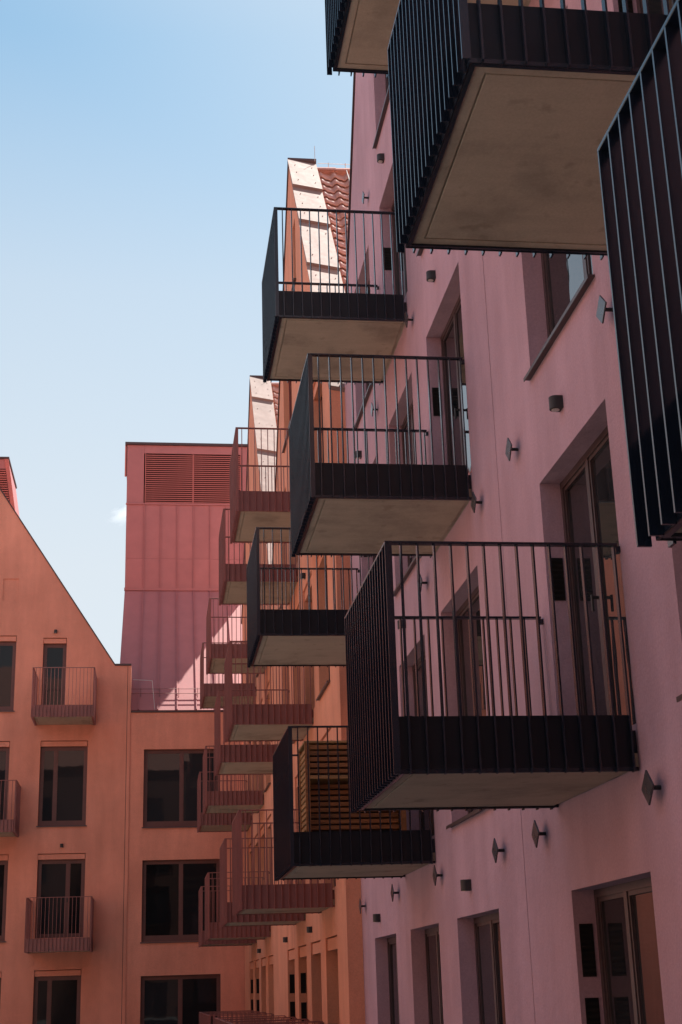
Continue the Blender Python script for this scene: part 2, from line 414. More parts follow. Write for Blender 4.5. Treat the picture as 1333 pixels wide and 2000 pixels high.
# ---------------------------------------------------------------- pink building, right foreground
Z_SLAB = [2.93, 6.08, 9.30, 12.5]
SILL = [0.06, 3.21, 6.33, 9.66, 12.78]
LINT = [2.31, 5.41, 8.59, 11.80, 14.95]
b1 = thing('apartment_building', 'pink rendered apartment building with black balconies filling the right side', 'building', (3.0, 11.0, 0))
f1 = Face('R', 3.0, b1)
COLS1 = [(2.2, 3.9), (5.93, 7.63), (8.53, 10.24), (12.49, 14.26), (15.2, 16.9), (17.92, 19.65)]
SL1 = 1.78; EAVE1 = 10.8+0.13
def top1(y): return EAVE1 + SL1*(20.8-y)
tops1 = [(-3.0, EAVE1), (5.2, EAVE1), (13.0, top1(13.0)), (20.8, EAVE1)]
holes = [(11.505, 11.521, 0.0, top1(13.0)-3, .03)]
bal1 = {1: (0, 2, 4), 2: (1, 3, 5), 3: (2, 4)}
for fl in range(5):
    for ci, (a, b) in enumerate(COLS1):
        if fl == 4 and ci not in (3, 4): continue
        if fl == 3 and ci in (0, 1): continue
        holes.append((a, b, SILL[fl], LINT[fl], REV))
        door = fl == 0 or ci in bal1.get(fl, ())
        lv = {0: (0.42,), 1: (0.62,), 2: (0.55,)}[(fl+ci) % 3] if not door else (0.40,)
        window(f1, a, b, SILL[fl], LINT[fl], lv, sill=not door, door=door, gl='glassb')
        if door and fl: vent(f1, b, LINT[fl]-.95 if fl else 1.2, .34)
        if fl == 0 and ci == 2: vent(f1, b, 1.72, .36); vent(f1, b, 1.22, .36)
wall(f1, -3.0, 20.8, tops1, holes, M['pink'])
obj('expansion_joint', MB().box(.012, -.03+11.505-11, 0, .03, .03+11.521-11, top1(13.0)-3).mesh('expansion_joint', M['joint']), b1)
mb = MB()
for (ya, za), (yb, zb_) in zip(tops1, tops1[1:]):
    mb.quad((.4, ya-11, za-.15), (.4, yb-11, zb_-.15), (12, yb-11, zb_-.15), (12, ya-11, za-.15))
obj('roof', mb.mesh('roof', M['tile']), b1)
mb = MB().quad((0.0, 20.8-11.002, 0), (12, 20.8-11.002, 0), (12, 20.8-11.002, EAVE1), (0.0, 20.8-11.002, EAVE1)).quad((0, -13.998, 0), (12, -13.998, 0), (12, -13.998, EAVE1), (0, -13.998, EAVE1))
mb.quad((12, -14, 0), (12, 9.8, 0), (12, 9.8, EAVE1), (12, 2.0, top1(13)), (12, -5.8, EAVE1), (12, -14, EAVE1))
obj('end_wall', mb.mesh('end_wall', M['pink']), b1)
# dark metal verge along the gable
def verge(root, x0, pts, wdt, mat, up_=.05, out=.03):
    for (ya, za), (yb, zb_) in zip(pts, pts[1:]):
        o = root.location
        poly = [(x0-out-o.x, ya-o.y, za+.004), (x0-out-o.x, yb-o.y, zb_+.004), (x0-out-o.x, yb-o.y, zb_+up_), (x0-out-o.x, ya-o.y, za+up_)]
        obj('verge_coping', MB().prism(poly, (wdt, 0, 0)).mesh('verge_coping', M[mat]), root)
verge(b1, 3.0, [(13.0, top1(13.0)), (20.83, EAVE1)], .5, 'copingdark', .07)
for lv, ys in ((2.77, (8.21, 10.81, 12.16, 14.88, 17.6, 20.39)), (5.91, (8.21, 10.79, 12.15, 14.89, 17.62, 20.39)), (9.15, (10.8, 14.95, 17.7, 20.39)), (12.46, (17.74,))):
    for y in ys: diamond(f1, y, lv)
for u0, u1, z, single, lab in [
    (2.0, 3.97, Z_SLAB[0]+.03, ('front',), None), (8.50, 10.46, Z_SLAB[0], ('front', 'near', 'far'), None), (15.15, 17.15, Z_SLAB[0], ('front', 'near'), 'balcony with wooden slatted furniture on it'),
    (5.69, 7.62, Z_SLAB[1]-.11, ('front', 'near'), None), (12.48, 14.44, Z_SLAB[1], ('front', 'near', 'far'), None), (17.95, 19.9, Z_SLAB[1], ('front', 'near'), None),
    (8.55, 10.5, Z_SLAB[2], ('front',), None), (15.25, 17.22, Z_SLAB[2]+.02, ('front', 'near'), None)]:
    balcony(f1, u0, u1, z, depth=1.66 if u0 > 17 else 1.60 if (u0 > 15 and z > 9) else 1.55, single=single, label=lab, height=1.37 if u0 < 3 else BH)
for u, z, lab in [(9.5, 5.78, 'half-round lamp above the large door behind the big central black balcony'),
    (13.62, 9.02, 'half-round lamp just below the biggest concrete soffit at the top'),
    (13.57, 2.58, 'dark block lamp above the middle ground-floor door of the pink wall'),
    (19.14, 2.55, 'dark block lamp above the farthest ground-floor door of the pink wall'),
    (16.38, 12.25, 'small lamp on the pink wall left of the topmost large balcony'),
    (19.3, 9.10, 'dark lamp seen through the bars of the second-highest full black balcony'),
    (16.35, 5.80, 'dark lamp seen low behind the left bars of the big central black balcony')]:
    wall_lamp(f1, u, z, lab)

# ---------------------------------------------------------------- salmon gabled row beyond
def row_building(root, y0, y1, ya, za, slope, cols, bal, extra_holes=(), lam=()):
    f = Face('R', 2.78, root)
    zt0 = za-slope*(ya-y0); zt1 = za-slope*(y1-ya)
    tops = [(y0, zt0), (ya, za), (y1, zt1)]
    hs = []
    def topz(y): return za-slope*abs(y-ya)
    for fl in range(4):
        for ci, (a, b) in enumerate(cols):
            z1 = (2.45, 5.6, 8.75, 11.9)[fl]; z0 = (0.05, 3.15, 6.29, 9.6)[fl]
            if z1 > min(topz(a), topz(b))-.3: continue
            d = .2 if fl == 0 else REV
            hs.append((a, b, z0, z1, d))
            door = ci in bal.get(fl, ()) or fl == 0
            window(f, a, b, z0, z1, (0.45,), sill=not door, door=door, lintel=.2, wallmat='salmon', depth=d)
            if fl == 0 and ci in (2, 3): vent(f, b, 1.62, .36, .1); vent(f, b, 1.1, .36, .1)
    hs += [h for h in extra_holes]
    wall(f, y0, y1, tops, hs, M['salmon'], thick=.02)
    mb = MB()
    for (ua, zta), (ub, ztb) in zip(tops, tops[1:]): mb.quad(f.P(ua, .02, zta), f.P(ub, .02, ztb), f.P(ub, .56, ztb-.10), f.P(ua, .56, zta-.10))
    mb.quad(f.P(y0+.001, .019, 0), f.P(y0+.001, .56, 0), f.P(y0+.001, .56, zt0-.1), f.P(y0+.001, .019, zt0))
    mb.quad(f.P(y1-.001, .019, 0), f.P(y1-.001, .56, 0), f.P(y1-.001, .56, zt1-.1), f.P(y1-.001, .019, zt1))
    mb.quad(f.P(y0, .56, zt0-.4), f.P(ya, .56, za-.4), f.P(ya, .56, za-.1), f.P(y0, .56, zt0-.1))
    mb.quad(f.P(y1, .56, zt1-.4), f.P(ya, .56, za-.4), f.P(ya, .56, za-.1), f.P(y1, .56, zt1-.1))
    obj('gable_parapet', mb.mesh('gable_parapet', M['salmon']), root)
    o = root.location
    # party walls and back closing the volume
    mb = MB().quad((.56, y0+.02-o.y, 0), (10, y0+.02-o.y, 0), (10, y0+.02-o.y, zt0-.3), (.56, y0+.02-o.y, zt0-.3))
    mb.quad((.56, y1-.02-o.y, 0), (10, y1-.02-o.y, 0), (10, y1-.02-o.y, zt1-.3), (.56, y1-.02-o.y, zt1-.3))
    mb.quad((10, y0-o.y, 0), (10, y1-o.y, 0), (10, y1-o.y, zt1-.3), (10, ya-o.y, za-.3), (10, y0-o.y, zt0-.3))
    obj('rear_wall', mb.mesh('rear_wall', M['salmon']), root)
    mb = MB(); dz = .3
    mb.quad((.56, y0-o.y, zt0-dz), (10, y0-o.y, zt0-dz), (10, ya-o.y, za-dz), (.56, ya-o.y, za-dz))
    mb.quad((.56, y1-o.y, zt1-dz), (10, y1-o.y, zt1-dz), (10, ya-o.y, za-dz), (.56, ya-o.y, za-dz))
    rf = obj('roof', mb.mesh('roof', M['tile']), root)
    for u, z, lab in lam: wall_lamp(f, u, z, lab)
    return f, rf

def gable_coping(root, ya, za, slope, ylow, seams, x0=2.78, wid=0.56):
    """lapped sheet-metal coping on the near slope, plus one strip on the far slope"""
    o = root.location; L = math.sqrt(1+slope*slope); ny, nz = -slope/L, 1/L
    bounds = seams
    for k, (ya_, yb_) in enumerate(zip(bounds, bounds[1:])):
        z_a, z_b = za-slope*(ya-ya_), za-slope*(ya-yb_)
        ta, tb = .02, .085    # upper edge tucked under the next sheet, lower edge proud
        p = []
        for (y, z, t) in ((ya_, z_a, ta), (yb_-.0, z_b, tb)):
            p.append((x0-.035-o.x, y-o.y+ny*.004, z+nz*.004)); p.append((x0-.035-o.x, y-o.y+ny*t, z+nz*t))
        poly = [p[0], p[2], p[3], p[1]]
        c = obj('coping_panel', MB().prism(poly, (wid+.06, 0, -.10)).mesh('coping_panel', M['coping']), root)
        # rivet heads
        ctr = Vector(((p[1][0]+.0), (p[1][1]+p[3][1])/2, (p[1][2]+p[3][2])/2))
        for fx in (.14, .5):
            for ft in (.2, .5, .8):
                q = Vector(p[1]).lerp(Vector(p[3]), ft)
                me = cached(('rivet', slope), lambda: MB().tube((0, 0, -.005), (0, ny*.016, nz*.016), .009, 6).mesh('rivet', M['coping']))
                r_ = obj('rivet', me, c, (q.x+fx, q.y, q.z-.10*fx/(wid+.06)))
    return

def pantile_mesh(w=.30, l=.40):
    def mk():
        n = 8; mb = MB(); t = .018
        prof = []
        for k in range(n+1):
            s = k/n; prof.append((w*1.02*s-w/2, .032*math.cos(2*math.pi*(s-.28)) + .014*math.cos(4*math.pi*(s-.2))))
        for (xa, za), (xb, zb_) in zip(prof, prof[1:]):
            mb.quad((xa, -l, za+.05), (xb, -l, zb_+.05), (xb, 0, zb_), (xa, 0, za))        # top
            mb.quad((xa, -l, za+.05-t), (xb, -l, zb_+.05-t), (xb, -l, zb_+.05), (xa, -l, za+.05))  # front lip
        me = mb.mesh('tile', M['tile'])
        bm = bmesh.new(); bm.from_mesh(me); bmesh.ops.remove_doubles(bm, verts=bm.verts, dist=.0005)
        for f in bm.faces: f.smooth = len(f.verts) == 4 and abs(f.normal.z) > .5
        bm.to_mesh(me); bm.free(); return me
    return cached(('tile', w, l), mk)
def tile_roof(root, rf, ya, za, slope, x_start, ncol, nrow, more):
    """near slope: separate tiles for the strip in view, the rest of the field as one mesh"""
    o = root.location; ang = math.atan(slope); w = .30; step = .335
    me = pantile_mesh(); src = [v.co.copy() for v in me.vertices]; fc = [tuple(p.vertices) for p in me.polygons]
    mb = MB(); cs, sn = math.cos(ang), math.sin(ang)
    for c in range(ncol+more):
        for r in range(nrow):
            s = .05+r*step
            p = Vector((x_start+w*(c+.5)-o.x, ya-s*cs-o.y, za-.27-s*sn)) 
            if c < ncol:
                t = obj('tile', me, rf, p); t.rotation_euler = (ang+random.uniform(-.012, .012), random.uniform(-.012, .012), random.uniform(-.01, .01))
            else:
                i = len(mb.v)
                mb.v += [(p.x+v.x, p.y+v.y*cs-v.z*sn, p.z+v.y*sn+v.z*cs) for v in src]; mb.f += [tuple(i+k for k in f) for f in fc]
    m2 = mb.mesh('tile_field', M['tile'])
    for f in m2.polygons: f.use_smooth = True
    stuff(obj('tile_field', m2, rf))
    # ridge tiles
    def mk():
        b = MB(); n = 8
        for k in range(n):
            a0, a1 = math.pi*k/n, math.pi*(k+1)/n
            b.quad((-.2, .12*math.cos(a0), .1*math.sin(a0)), (-.2, .12*math.cos(a1), .1*math.sin(a1)), (.21, .135*math.cos(a1), .115*math.sin(a1)), (.21, .135*math.cos(a0), .115*math.sin(a0)))
        b.quad(*[(-.2, .12*math.cos(math.pi*k/n), .1*math.sin(math.pi*k/n)) for k in range(n+1)])
        return b.mesh('ridge_tile', M['tile'])
    for k in range(8): obj('ridge_tile', cached('ridge', mk), rf, (x_start+.2+k*.4-o.x, ya-o.y, za-.27))

COLS2 = [(21.92, 23.4), (24.12, 25.6), (26.32, 27.8), (28.52, 30.0)]
b2 = thing('apartment_building', 'nearer salmon gabled building with oxide-red balconies behind the pink one', 'building', (2.78, 26.5, 0))
AP2, ZA2, S2 = 26.5, 18.62, 1.375
f2, rf2 = row_building(b2, 20.8, 32.2, AP2, ZA2, S2, COLS2, {1: (0, 2), 2: (1, 3), 3: (0, 2)},
    extra_holes=[(26.9, 28.7, 12.75, 14.8, .12), (25.6, 26.05, 15.3, 16.7, .12)],
    lam=[(25.33, 2.66, 'nearest small square lamp above the arcade of salmon ground-floor doors'), (29.92, 2.65, 'middle small square lamp above the salmon ground-floor doors'), (25.13, 8.92, 'small dark lamp on salmon wall seen through the far black balcony')])
window(f2, 26.9, 28.7, 12.75, 14.8, (0.5,), frmat='shutter', gl='glass', depth=.12, name='window')
window(f2, 25.6, 26.05, 15.3, 16.7, (), frmat='shutter', depth=.12, name='window')
gable_coping(b2, AP2, ZA2, S2, 20.8, [26.5, 25.62, 24.6, 23.45, 22.3, 20.8])
verge(b2, 2.78, [(26.5, ZA2), (32.2, ZA2-S2*5.7)], .62, 'copingdark', .06)
tile_roof(b2, rf2, AP2, ZA2, S2, 3.36, 7, 29, 14)
COLS3 = [(33.45, 34.95), (35.65, 37.15), (37.85, 39.35), (40.05, 41.5)]
b3 = thing('apartment_building', 'farther salmon gabled building of the row with oxide-red balconies', 'building', (2.78, 38.0, 0))
AP3, ZA3, S3 = 38.65, 18.92, 1.3
f3, rf3 = row_building(b3, 32.2, 43.5, AP3, ZA3, S3, COLS3, {1: (0, 2), 2: (1, 3), 3: (0, 2)},
    lam=[(37.17, 2.63, 'farthest small square lamp above the salmon ground-floor doors')])
gable_coping(b3, AP3, ZA3, S3, 32.2, [38.65, 37.85, 36.1, 34.4, 32.2])
verge(b3, 2.78, [(38.65, ZA3), (43.5, ZA3-S3*4.85)], .62, 'copingdark', .06)
tile_roof(b3, rf3, AP3, ZA3, S3, 3.36, 3, 27, 18)
Z2 = [2.87, 6.05, 9.2]
for f, cols, y0s in ((f2, COLS2, [(22.05, 0), (26.3, 0), (24.3, 1), (28.55, 1), (22.15, 2), (26.4, 2)]), (f3, COLS3, [(34.0, 0), (38.5, 0), (35.5, 1), (39.9, 1), (33.1, 2), (37.7, 2)])):
    for y, fl in y0s:
        balcony(f, y, y+1.85, Z2[fl], depth=1.45, colr='red', single=('near',), n_side=13)
for f, ys in ((f2, (22.0, 24.2, 26.4, 28.6)), (f3, (33.6, 35.8, 38.0))):
    for y in ys: balcony(f, y, y+1.9, 0.0, depth=1.45, colr='red', single=(), n_side=13, name='terrace_railing', height=1.2, fascia=0, slab=False)
# conductor wires and rods on the two gables
for root, ya, za, s in ((b2, AP2, ZA2, S2), (b3, AP3, ZA3, S3)):
    o = root.location
    mb = MB(); x = 4.0
    pts = [Vector((x-o.x+.012*math.sin(k*1.7)-.02*k*0, ya-k*.5-o.y, za-.10-k*.5*s)) for k in range(10)]
    for a, b in zip(pts, pts[1:]): mb.tube(a, b, .011, 6)
    mb.tube((x-o.x, ya-o.y, za-.02), pts[0], .011, 6)
    obj('lightning_wire', mb.mesh('lightning_wire', M['wire']), root)
    mb = MB().tube((.62, ya-o.y, za-.05), (3.2, ya-o.y, za-.02), .006, 6)
    for k in range(3): mb.tube((.85+k*.7, ya-o.y, za-.2), (.85+k*.7, ya-o.y, za-.02), .008, 6)
    obj('ridge_wire', mb.mesh('ridge_wire', M['wire']), root)
    obj('lightning_rod', MB().tube((.56, ya-o.y, za), (.56, ya-o.y, za+.38), .006, 6).mesh('lightning_rod', M['wire']), root)

# ---------------------------------------------------------------- coral cross building at the end
YC = 43.5
b4 = thing('apartment_building', 'coral gabled house at the left end of the courtyard', 'building', (-5.0, YC, 0))
f4 = Face('C', YC, b4)
SG = 1.53
apx = -8.2; za4 = 11.29+SG*(-1.14-apx)
tops4 = [(-15.2, 11.29), (apx, za4), (-1.14, 11.29), (-0.64, 11.29)]
hs = [(-0.752, -0.738, 0.0, 11.29-.001, .03)]
ops = [(-3.30, -1.90, 6.48, 9.0, (0.33,), .17, False), (-3.33, -2.62, 9.87, 12.17, (), .17, True), (-5.55, -4.14, 9.91, 12.24, (0.6,), .17, False),
       (-3.26, -1.88, 3.3, 5.68, (0.64,), .17, True), (-3.24, -1.91, 0.05, 2.42, (0.33,), .17, False),
       (-5.6, -4.20, 6.5, 9.0, (0.6,), .17, True), (-5.55, -4.10, 3.25, 5.68, (0.6,), .17, False), (-5.5, -4.15, 0.05, 2.42, (0.6,), .17, False)]
for a, b, z0, z1, lv, lin, door in ops:
    hs.append((a, b, z0, z1, .13))
    window(f4, a, b, z0, z1, lv, sill=not door, door=door and lv != (), lintel=lin, wallmat='coral', depth=.13, frmat='framered', fr=.085, bottom=.13 if not door else .09)
hs.append((-4.62, -4.14, 13.33, 14.05, .03))
wall(f4, -15.2, -0.64, tops4, hs, M['coral'])
obj('niche_panel', MB().box(-4.62+5, .03, 13.33, -4.14+5, .06, 14.05).mesh('niche_panel', M['coral']), b4)
obj('expansion_joint', MB().box(-.76+5, .012, 0, -.73+5, .03, 11.28).mesh('expansion_joint', M['joint']), b4)
mb = MB()
for (xa, za), (xb, zb_) in zip(tops4, tops4[1:]):
    mb.quad((xa+5, .4, za-.1), (xb+5, .4, zb_-.1), (xb+5, 12, zb_-.1), (xa+5, 12, za-.1))
obj('roof', mb.mesh('roof', M['tile']), b4)
obj('end_wall', MB().quad((4.358, .0, 0), (4.358, 12, 0), (4.358, 12, 11.19), (4.358, 0, 11.19)).quad((-10.2, 0, 0), (-10.2, 12, 0), (-10.2, 12, 11.19), (-10.2, 0, 11.19)).quad((-10.2, 12, 0), (4.36, 12, 0), (4.36, 12, 11.2), (-3.2, 12, za4-.1), (-10.2, 12, 11.2)).mesh('end_wall', M['coral']), b4)
for (xa, za), (xb, zb_) in zip(tops4, tops4[1:]):
    poly = [(xa+5, -.03, za+.004), (xb+5, -.03, zb_+.004), (xb+5, -.03, zb_+.06), (xa+5, -.03, za+.06)]
    obj('verge_coping', MB().prism(poly, (0, .46, 0)).mesh('verge_coping', M['copingdark']), b4)
balcony(f4, -3.50, -1.68, 9.47, depth=1.5, colr='red', single=('front',), n_side=13)
balcony(f4, -3.43, -1.60, 2.90, depth=1.5, colr='red', single=('front',), n_side=13)
balcony(f4, -5.66, -3.82, 6.18, depth=1.5, colr='red', single=('front',), n_side=13)
wall_lamp(f4, -2.97, 12.36, 'tiny lamp above the topmost balcony door of the coral gable')
wall_lamp(f4, -2.58, 5.90, 'tiny lamp above the lower balcony door of the coral gable')

b5 = thing('apartment_building', 'flat-topped coral block between the left gable and the balcony row', 'building', (1.0, YC, 0))
f5 = Face('C', YC+.03, b5)
hs = []
for z0, z1 in ((6.40, 8.72), (3.12, 5.44), (0.05, 2.18)):
    hs.append((-0.22, 2.08, z0, z1, .13))
    window(f5, -0.22, 2.08, z0, z1, (0.495,), sill=True, depth=.13, frmat='framered', fr=.085, bottom=.15)
wall(f5, -0.638, 2.80, [(-0.638, 9.84), (2.80, 9.84)], hs, M['coral'])
obj('parapet_coping', MB().box(-1.637, -.01, 9.844, 1.79, .48, 9.89).mesh('parapet_coping', M['copingdark']), b5)
obj('flat_roof', MB().quad((-1.637, .43, 9.4), (5, .43, 9.4), (5, 12, 9.4), (-1.637, 12, 9.4)).quad((5, .43, 0), (5, 12, 0), (5, 12, 9.4), (5, .43, 9.4)).quad((-1.637, 12, 0), (5, 12, 0), (5, 12, 9.4), (-1.637, 12, 9.4)).mesh('flat_roof', M['tower']), b5)

# standing-seam roof tower above that block
YT, ZT = 47.56, 14.84; TL, TR = -0.97, 3.35; TOPZ = 20.2
tw = thing('roof_tower', 'red standing-seam metal roof tower with louvres above the coral block', 'roof tower', (1.2, 44.0, 9.4))
o = tw.location
def T(x, y, z): return (x-o.x, y-o.y, z-o.z)
SB, zlow = 43.995, 10.0
# sloping skirt: one panel between each pair of seams
xs = [TL+.0, -0.34, 0.23, 0.80, 1.37, 1.94, 2.51, 3.08, TR]
xl = [x + (x-1.2)*.05 for x in xs]
xl[0] = TL-.10
for k in range(len(xs)-1):
    a, b, c, d = xs[k], xs[k+1], xl[k+1], xl[k]
    mb = MB().prism([T(d+.004, SB, zlow), T(c-.004, SB, zlow), T(b-.004, YT, ZT), T(a+.004, YT, ZT)], (0, .05, -.02))
    obj('slope_panel', mb.mesh('slope_panel', M['tower']), tw)
for k in range(1, len(xs)-1):
    mb = MB().prism([T(xl[k]-.012, SB, zlow), T(xl[k]+.012, SB, zlow), T(xs[k]+.012, YT, ZT), T(xs[k]-.012, YT, ZT)], (0, -.04, .03))
    obj('standing_seam', mb.mesh('standing_seam', M['tower']), tw)
# upper shaft panels
for k in range(len(xs)-1):
    for za, zb_ in ((14.9, 15.95), (15.956, 17.92)):
        obj('wall_panel', MB().box(*T(xs[k]+.003, YT, za), *T(xs[k+1]-.003, YT+.05, zb_)).mesh('wall_panel', M['tower']), tw)
for k in range(1, len(xs)-1):
    obj('standing_seam', MB().box(*T(xs[k]-.012, YT-.035, 14.9), *T(xs[k]+.012, YT+.002, 17.92)).mesh('standing_seam', M['tower']), tw)
obj('upstand', MB().box(*T(xl[0], SB+.01, 9.402), *T(xl[-1], SB+.06, 9.97)).mesh('upstand', M['tower']), tw)
obj('flashing', MB().box(*T(TL-.02, YT-.07, 14.8), *T(TR, YT+.05, 14.896)).mesh('flashing', M['tower']), tw)
obj('flashing', MB().box(*T(TL-.02, YT-.04, 17.924), *T(TR, YT+.05, 17.97)).mesh('flashing', M['tower']), tw)
# louvre storey
obj('corner_panel', MB().box(*T(TL, YT, 17.974), *T(-.38, YT+.05, TOPZ-.05)).mesh('corner_panel', M['tower']), tw)
obj('corner_panel', MB().box(*T(3.05, YT, 17.974), *T(TR, YT+.05, TOPZ-.05)).mesh('corner_panel', M['tower']), tw)
obj('head_panel', MB().box(*T(-.376, YT, 19.85), *T(3.046, YT+.05, TOPZ-.05)).mesh('head_panel', M['tower']), tw)
slat = MB().prism([(-.815, 0, 0), (-.815, .03, .012), (-.815, .03, .018), (-.815, .006, .009), (-.815, .006, .03), (-.815, 0, .03)], (1.63, 0, 0)).mesh('slat', M['louvre'])
for x in (.505, 2.19):
    fr_ = obj('louvre_panel', MB().box(-.845, -.02, 0, -.82, .06, 1.86).box(.82, -.02, 0, .845, .06, 1.86).box(-.82, -.01, -.0, .82, .06, .012).mesh('louvre_panel', M['louvre']), tw, T(x, YT, 17.977))
    obj('shade_backing', MB().box(-.82, .05, 0, .82, .06, 1.86).mesh('shade_backing', M['louvreshade']), fr_)  # dark sheet added so the louvre gaps read as shaded
    for k in range(24): obj('slat', slat, fr_, (0, -.016, .02+k*.0765))
# cap, other faces
obj('cap', MB().box(*T(TL-.08, YT-.08, TOPZ-.046), *T(TR+.06, YT+4.4, TOPZ+.04)).mesh('cap', M['copingdark']), tw)
mb = MB()
mb.quad(T(TL, YT+.01, 14.8), T(TL, YT+4.3, 14.8), T(TL, YT+4.3, TOPZ-.05), T(TL, YT+.01, TOPZ-.05))
mb.quad(T(TR, YT+.01, 14.8), T(TR, YT+4.3, 14.8), T(TR, YT+4.3, TOPZ-.05), T(TR, YT+.01, TOPZ-.05))
mb.quad(T(TL, YT+4.3, 9.4), T(TR, YT+4.3, 9.4), T(TR, YT+4.3, TOPZ-.05), T(TL, YT+4.3, TOPZ-.05))
mb.quad(T(xl[0], SB+.02, 9.4), T(xl[0], SB+.02, zlow), T(TL, YT+.02, ZT), T(TL, YT+4.3, ZT), T(TL, YT+4.3, 9.4))
mb.quad(T(xl[-1], SB+.02, 9.4), T(xl[-1], SB+.02, zlow), T(TR, YT+.02, ZT), T(TR, YT+4.3, ZT), T(TR, YT+4.3, 9.4))
obj('side_cladding', mb.mesh('side_cladding', M['tower']), tw)
obj('downpipe', MB().tube(T(TL-.05, YT+.1, 19.0), T(TL-.05, YT+.1, TOPZ), .035, 8).mesh('downpipe', M['louvre']), tw)
# snow guard: two pipes on stays
def onslope(x, t, off): return T(x, SB+t*(YT-SB)-.55*off, zlow+t*(ZT-zlow)+.8*off)
for t in (.10, .135): obj('snow_guard', MB().tube(onslope(-.7, t, .12), onslope(3.2, t, .12), .010, 6).mesh('snow_guard', M['red']), tw)
for x in (-.35, .24, .83, 1.42, 2.0, 2.6): obj('guard_bracket', MB().tube(onslope(x, .10, 0), onslope(x, .14, .13), .009, 6).mesh('guard_bracket', M['red']), tw)
mb = MB().tube(T(-.6, 44.2, 11.0), T(0.0, 44.2, 10.97), .009, 6).tube(T(0.0, 44.2, 10.97), T(.10, 44.0, 9.9), .009, 6).tube(T(.10, 44.0, 9.9), T(.12, 43.45, 9.75), .009, 6)
obj('lightning_wire', mb.mesh('lightning_wire', M['wire']), tw)

# second roof tower, only its corner shows over the left gable
t2 = thing('roof_tower', 'corner of a red metal roof box showing above the left gable', 'roof tower', (-7.0, 46.5, 16.0))
o2 = t2.location
def T2(x, y, z): return (x-o2.x, y-o2.y, z-o2.z)
Y2 = 46.0
mb = MB().prism([T2(-9.5, Y2, 14.5), T2(-4.2, Y2, 14.5), T2(-4.92, Y2, 18.95), T2(-9.5, Y2, 18.95)], (0, 3.0, 0))
obj('shell', mb.mesh('shell', M['tower']), t2)
for (a, b) in (((-4.26, 14.5), (-4.98, 18.95)),):
    obj('corner_trim', MB().prism([T2(a[0]-.05, Y2-.03, a[1]), T2(a[0]+.075, Y2-.03, a[1]), T2(b[0]+.075, Y2-.03, b[1]), T2(b[0]-.05, Y2-.03, b[1])], (0, .06, 0)).mesh('corner_trim', M['louvre']), t2)
obj('cap', MB().box(*T2(-9.5, Y2-.05, 18.955), *T2(-4.88, Y2+3.0, 19.02)).mesh('cap', M['copingdark']), t2)
edge = lambda z: -4.2-.72*(z-14.5)/4.45-.13
gr_ = obj('grille', MB().prism([T2(-6.2, Y2-.001, 15.2), T2(edge(15.2), Y2-.001, 15.2), T2(edge(18.6), Y2-.001, 18.6), T2(-6.2, Y2-.001, 18.6)], (0, -.01, 0)).mesh('grille', M['louvreshade']), t2)
for k in range(42):
    z = 15.24+k*.08
    obj('grille_bar', MB().box(*T2(-6.2, Y2-.03, z), *T2(edge(z+.035), Y2-.0115, z+.035)).mesh('grille_bar', M['louvre']), gr_)
# ---------------------------------------------------------------- wooden slatted furniture on the lowest far black balcony
wt = thing('slatted_cabinet', 'wooden slatted cabinet standing on a black balcony, orange-brown slats', 'cabinet', (2.2, 15.95, Z_SLAB[0]+.21))
o = wt.location
X0, X1, YF, YB_, ZTOP = 1.68-o.x, 2.78-o.x, 15.62-o.y, 16.3-o.y, 1.13
for x in (X0, X1-.05):
    for y in (YF, YB_-.05):
        obj('post', MB().box(x, y, 0, x+.05, y+.05, ZTOP).mesh('post', M['wood']), wt)
n = 5
for k in range(n):
    z = .80+k*.066
    obj('slat', cached('wslat', lambda: MB().box(X0+.052, 0, 0, X1-.052, .02, .044).mesh('slat', M['wood'], .003)), wt, (0, YF+.005, z))
obj('shelf', MB().box(X0+.052, YF-.02, .735, X1-.052, YB_-.06, .775).mesh('shelf', M['woodpale'], .004), wt)
for k in range(11):
    obj('slat', cached('wslat', None), wt, (0, YF+.22, .02+k*.064))
for k in range(17):
    obj('side_slat', cached('sslat', lambda: MB().box(0, YF+.052, 0, .02, YB_-.052, .044).mesh('side_slat', M['woodpale'], .003)), wt, (X0+.01, 0, .02+k*.064))
for k in range(17):
    obj('side_slat', cached('sslat', None), wt, (X1-.03, 0, .02+k*.064))
obj('shade_panel', MB().box(X0+.052, YB_-.03, .01, X1-.052, YB_-.012, ZTOP-.01).mesh('shade_panel', M['woodshade']), wt)  # added dark sheet, stands in for the shade seen between the slats
obj('top_board', MB().box(X0-.01, YF-.01, ZTOP+.001, X1+.01, YB_+.01, ZTOP+.025).mesh('top_board', M['woodpale'], .004), wt)

# ---------------------------------------------------------------- building across the courtyard (mirrored in the panes, returns light)
b6 = thing('apartment_building', 'salmon building across the courtyard, seen only as reflections in the windows', 'building', (-14.0, 14.0, 0))
mb = MB(); hs6 = []
class FaceL(Face):
    def P(s, u, d, z): return Vector((s.w-d, u, z)) - s.o
    rot = property(lambda s: math.pi/2)
f6 = FaceL('L', -14.0, b6)
for y in range(-6, 36, 5):
    for z0 in (0.1, 3.2, 6.35):
        hs6.append((y, y+1.7, z0, z0+2.25, REV)); window(f6, y, y+1.7, z0, z0+2.25, (0.5,), sill=True)
wall(f6, -10, 38, [(-10, 10), (38, 10)], hs6, M['salmon'])
obj('roof', MB().quad((0, -24, 10), (0, 24, 10), (-6, 24, 15), (-6, -24, 15)).quad((-12, -24, 10), (-12, 24, 10), (-6, 24, 15), (-6, -24, 15)).mesh('roof', M['tile']), b6)
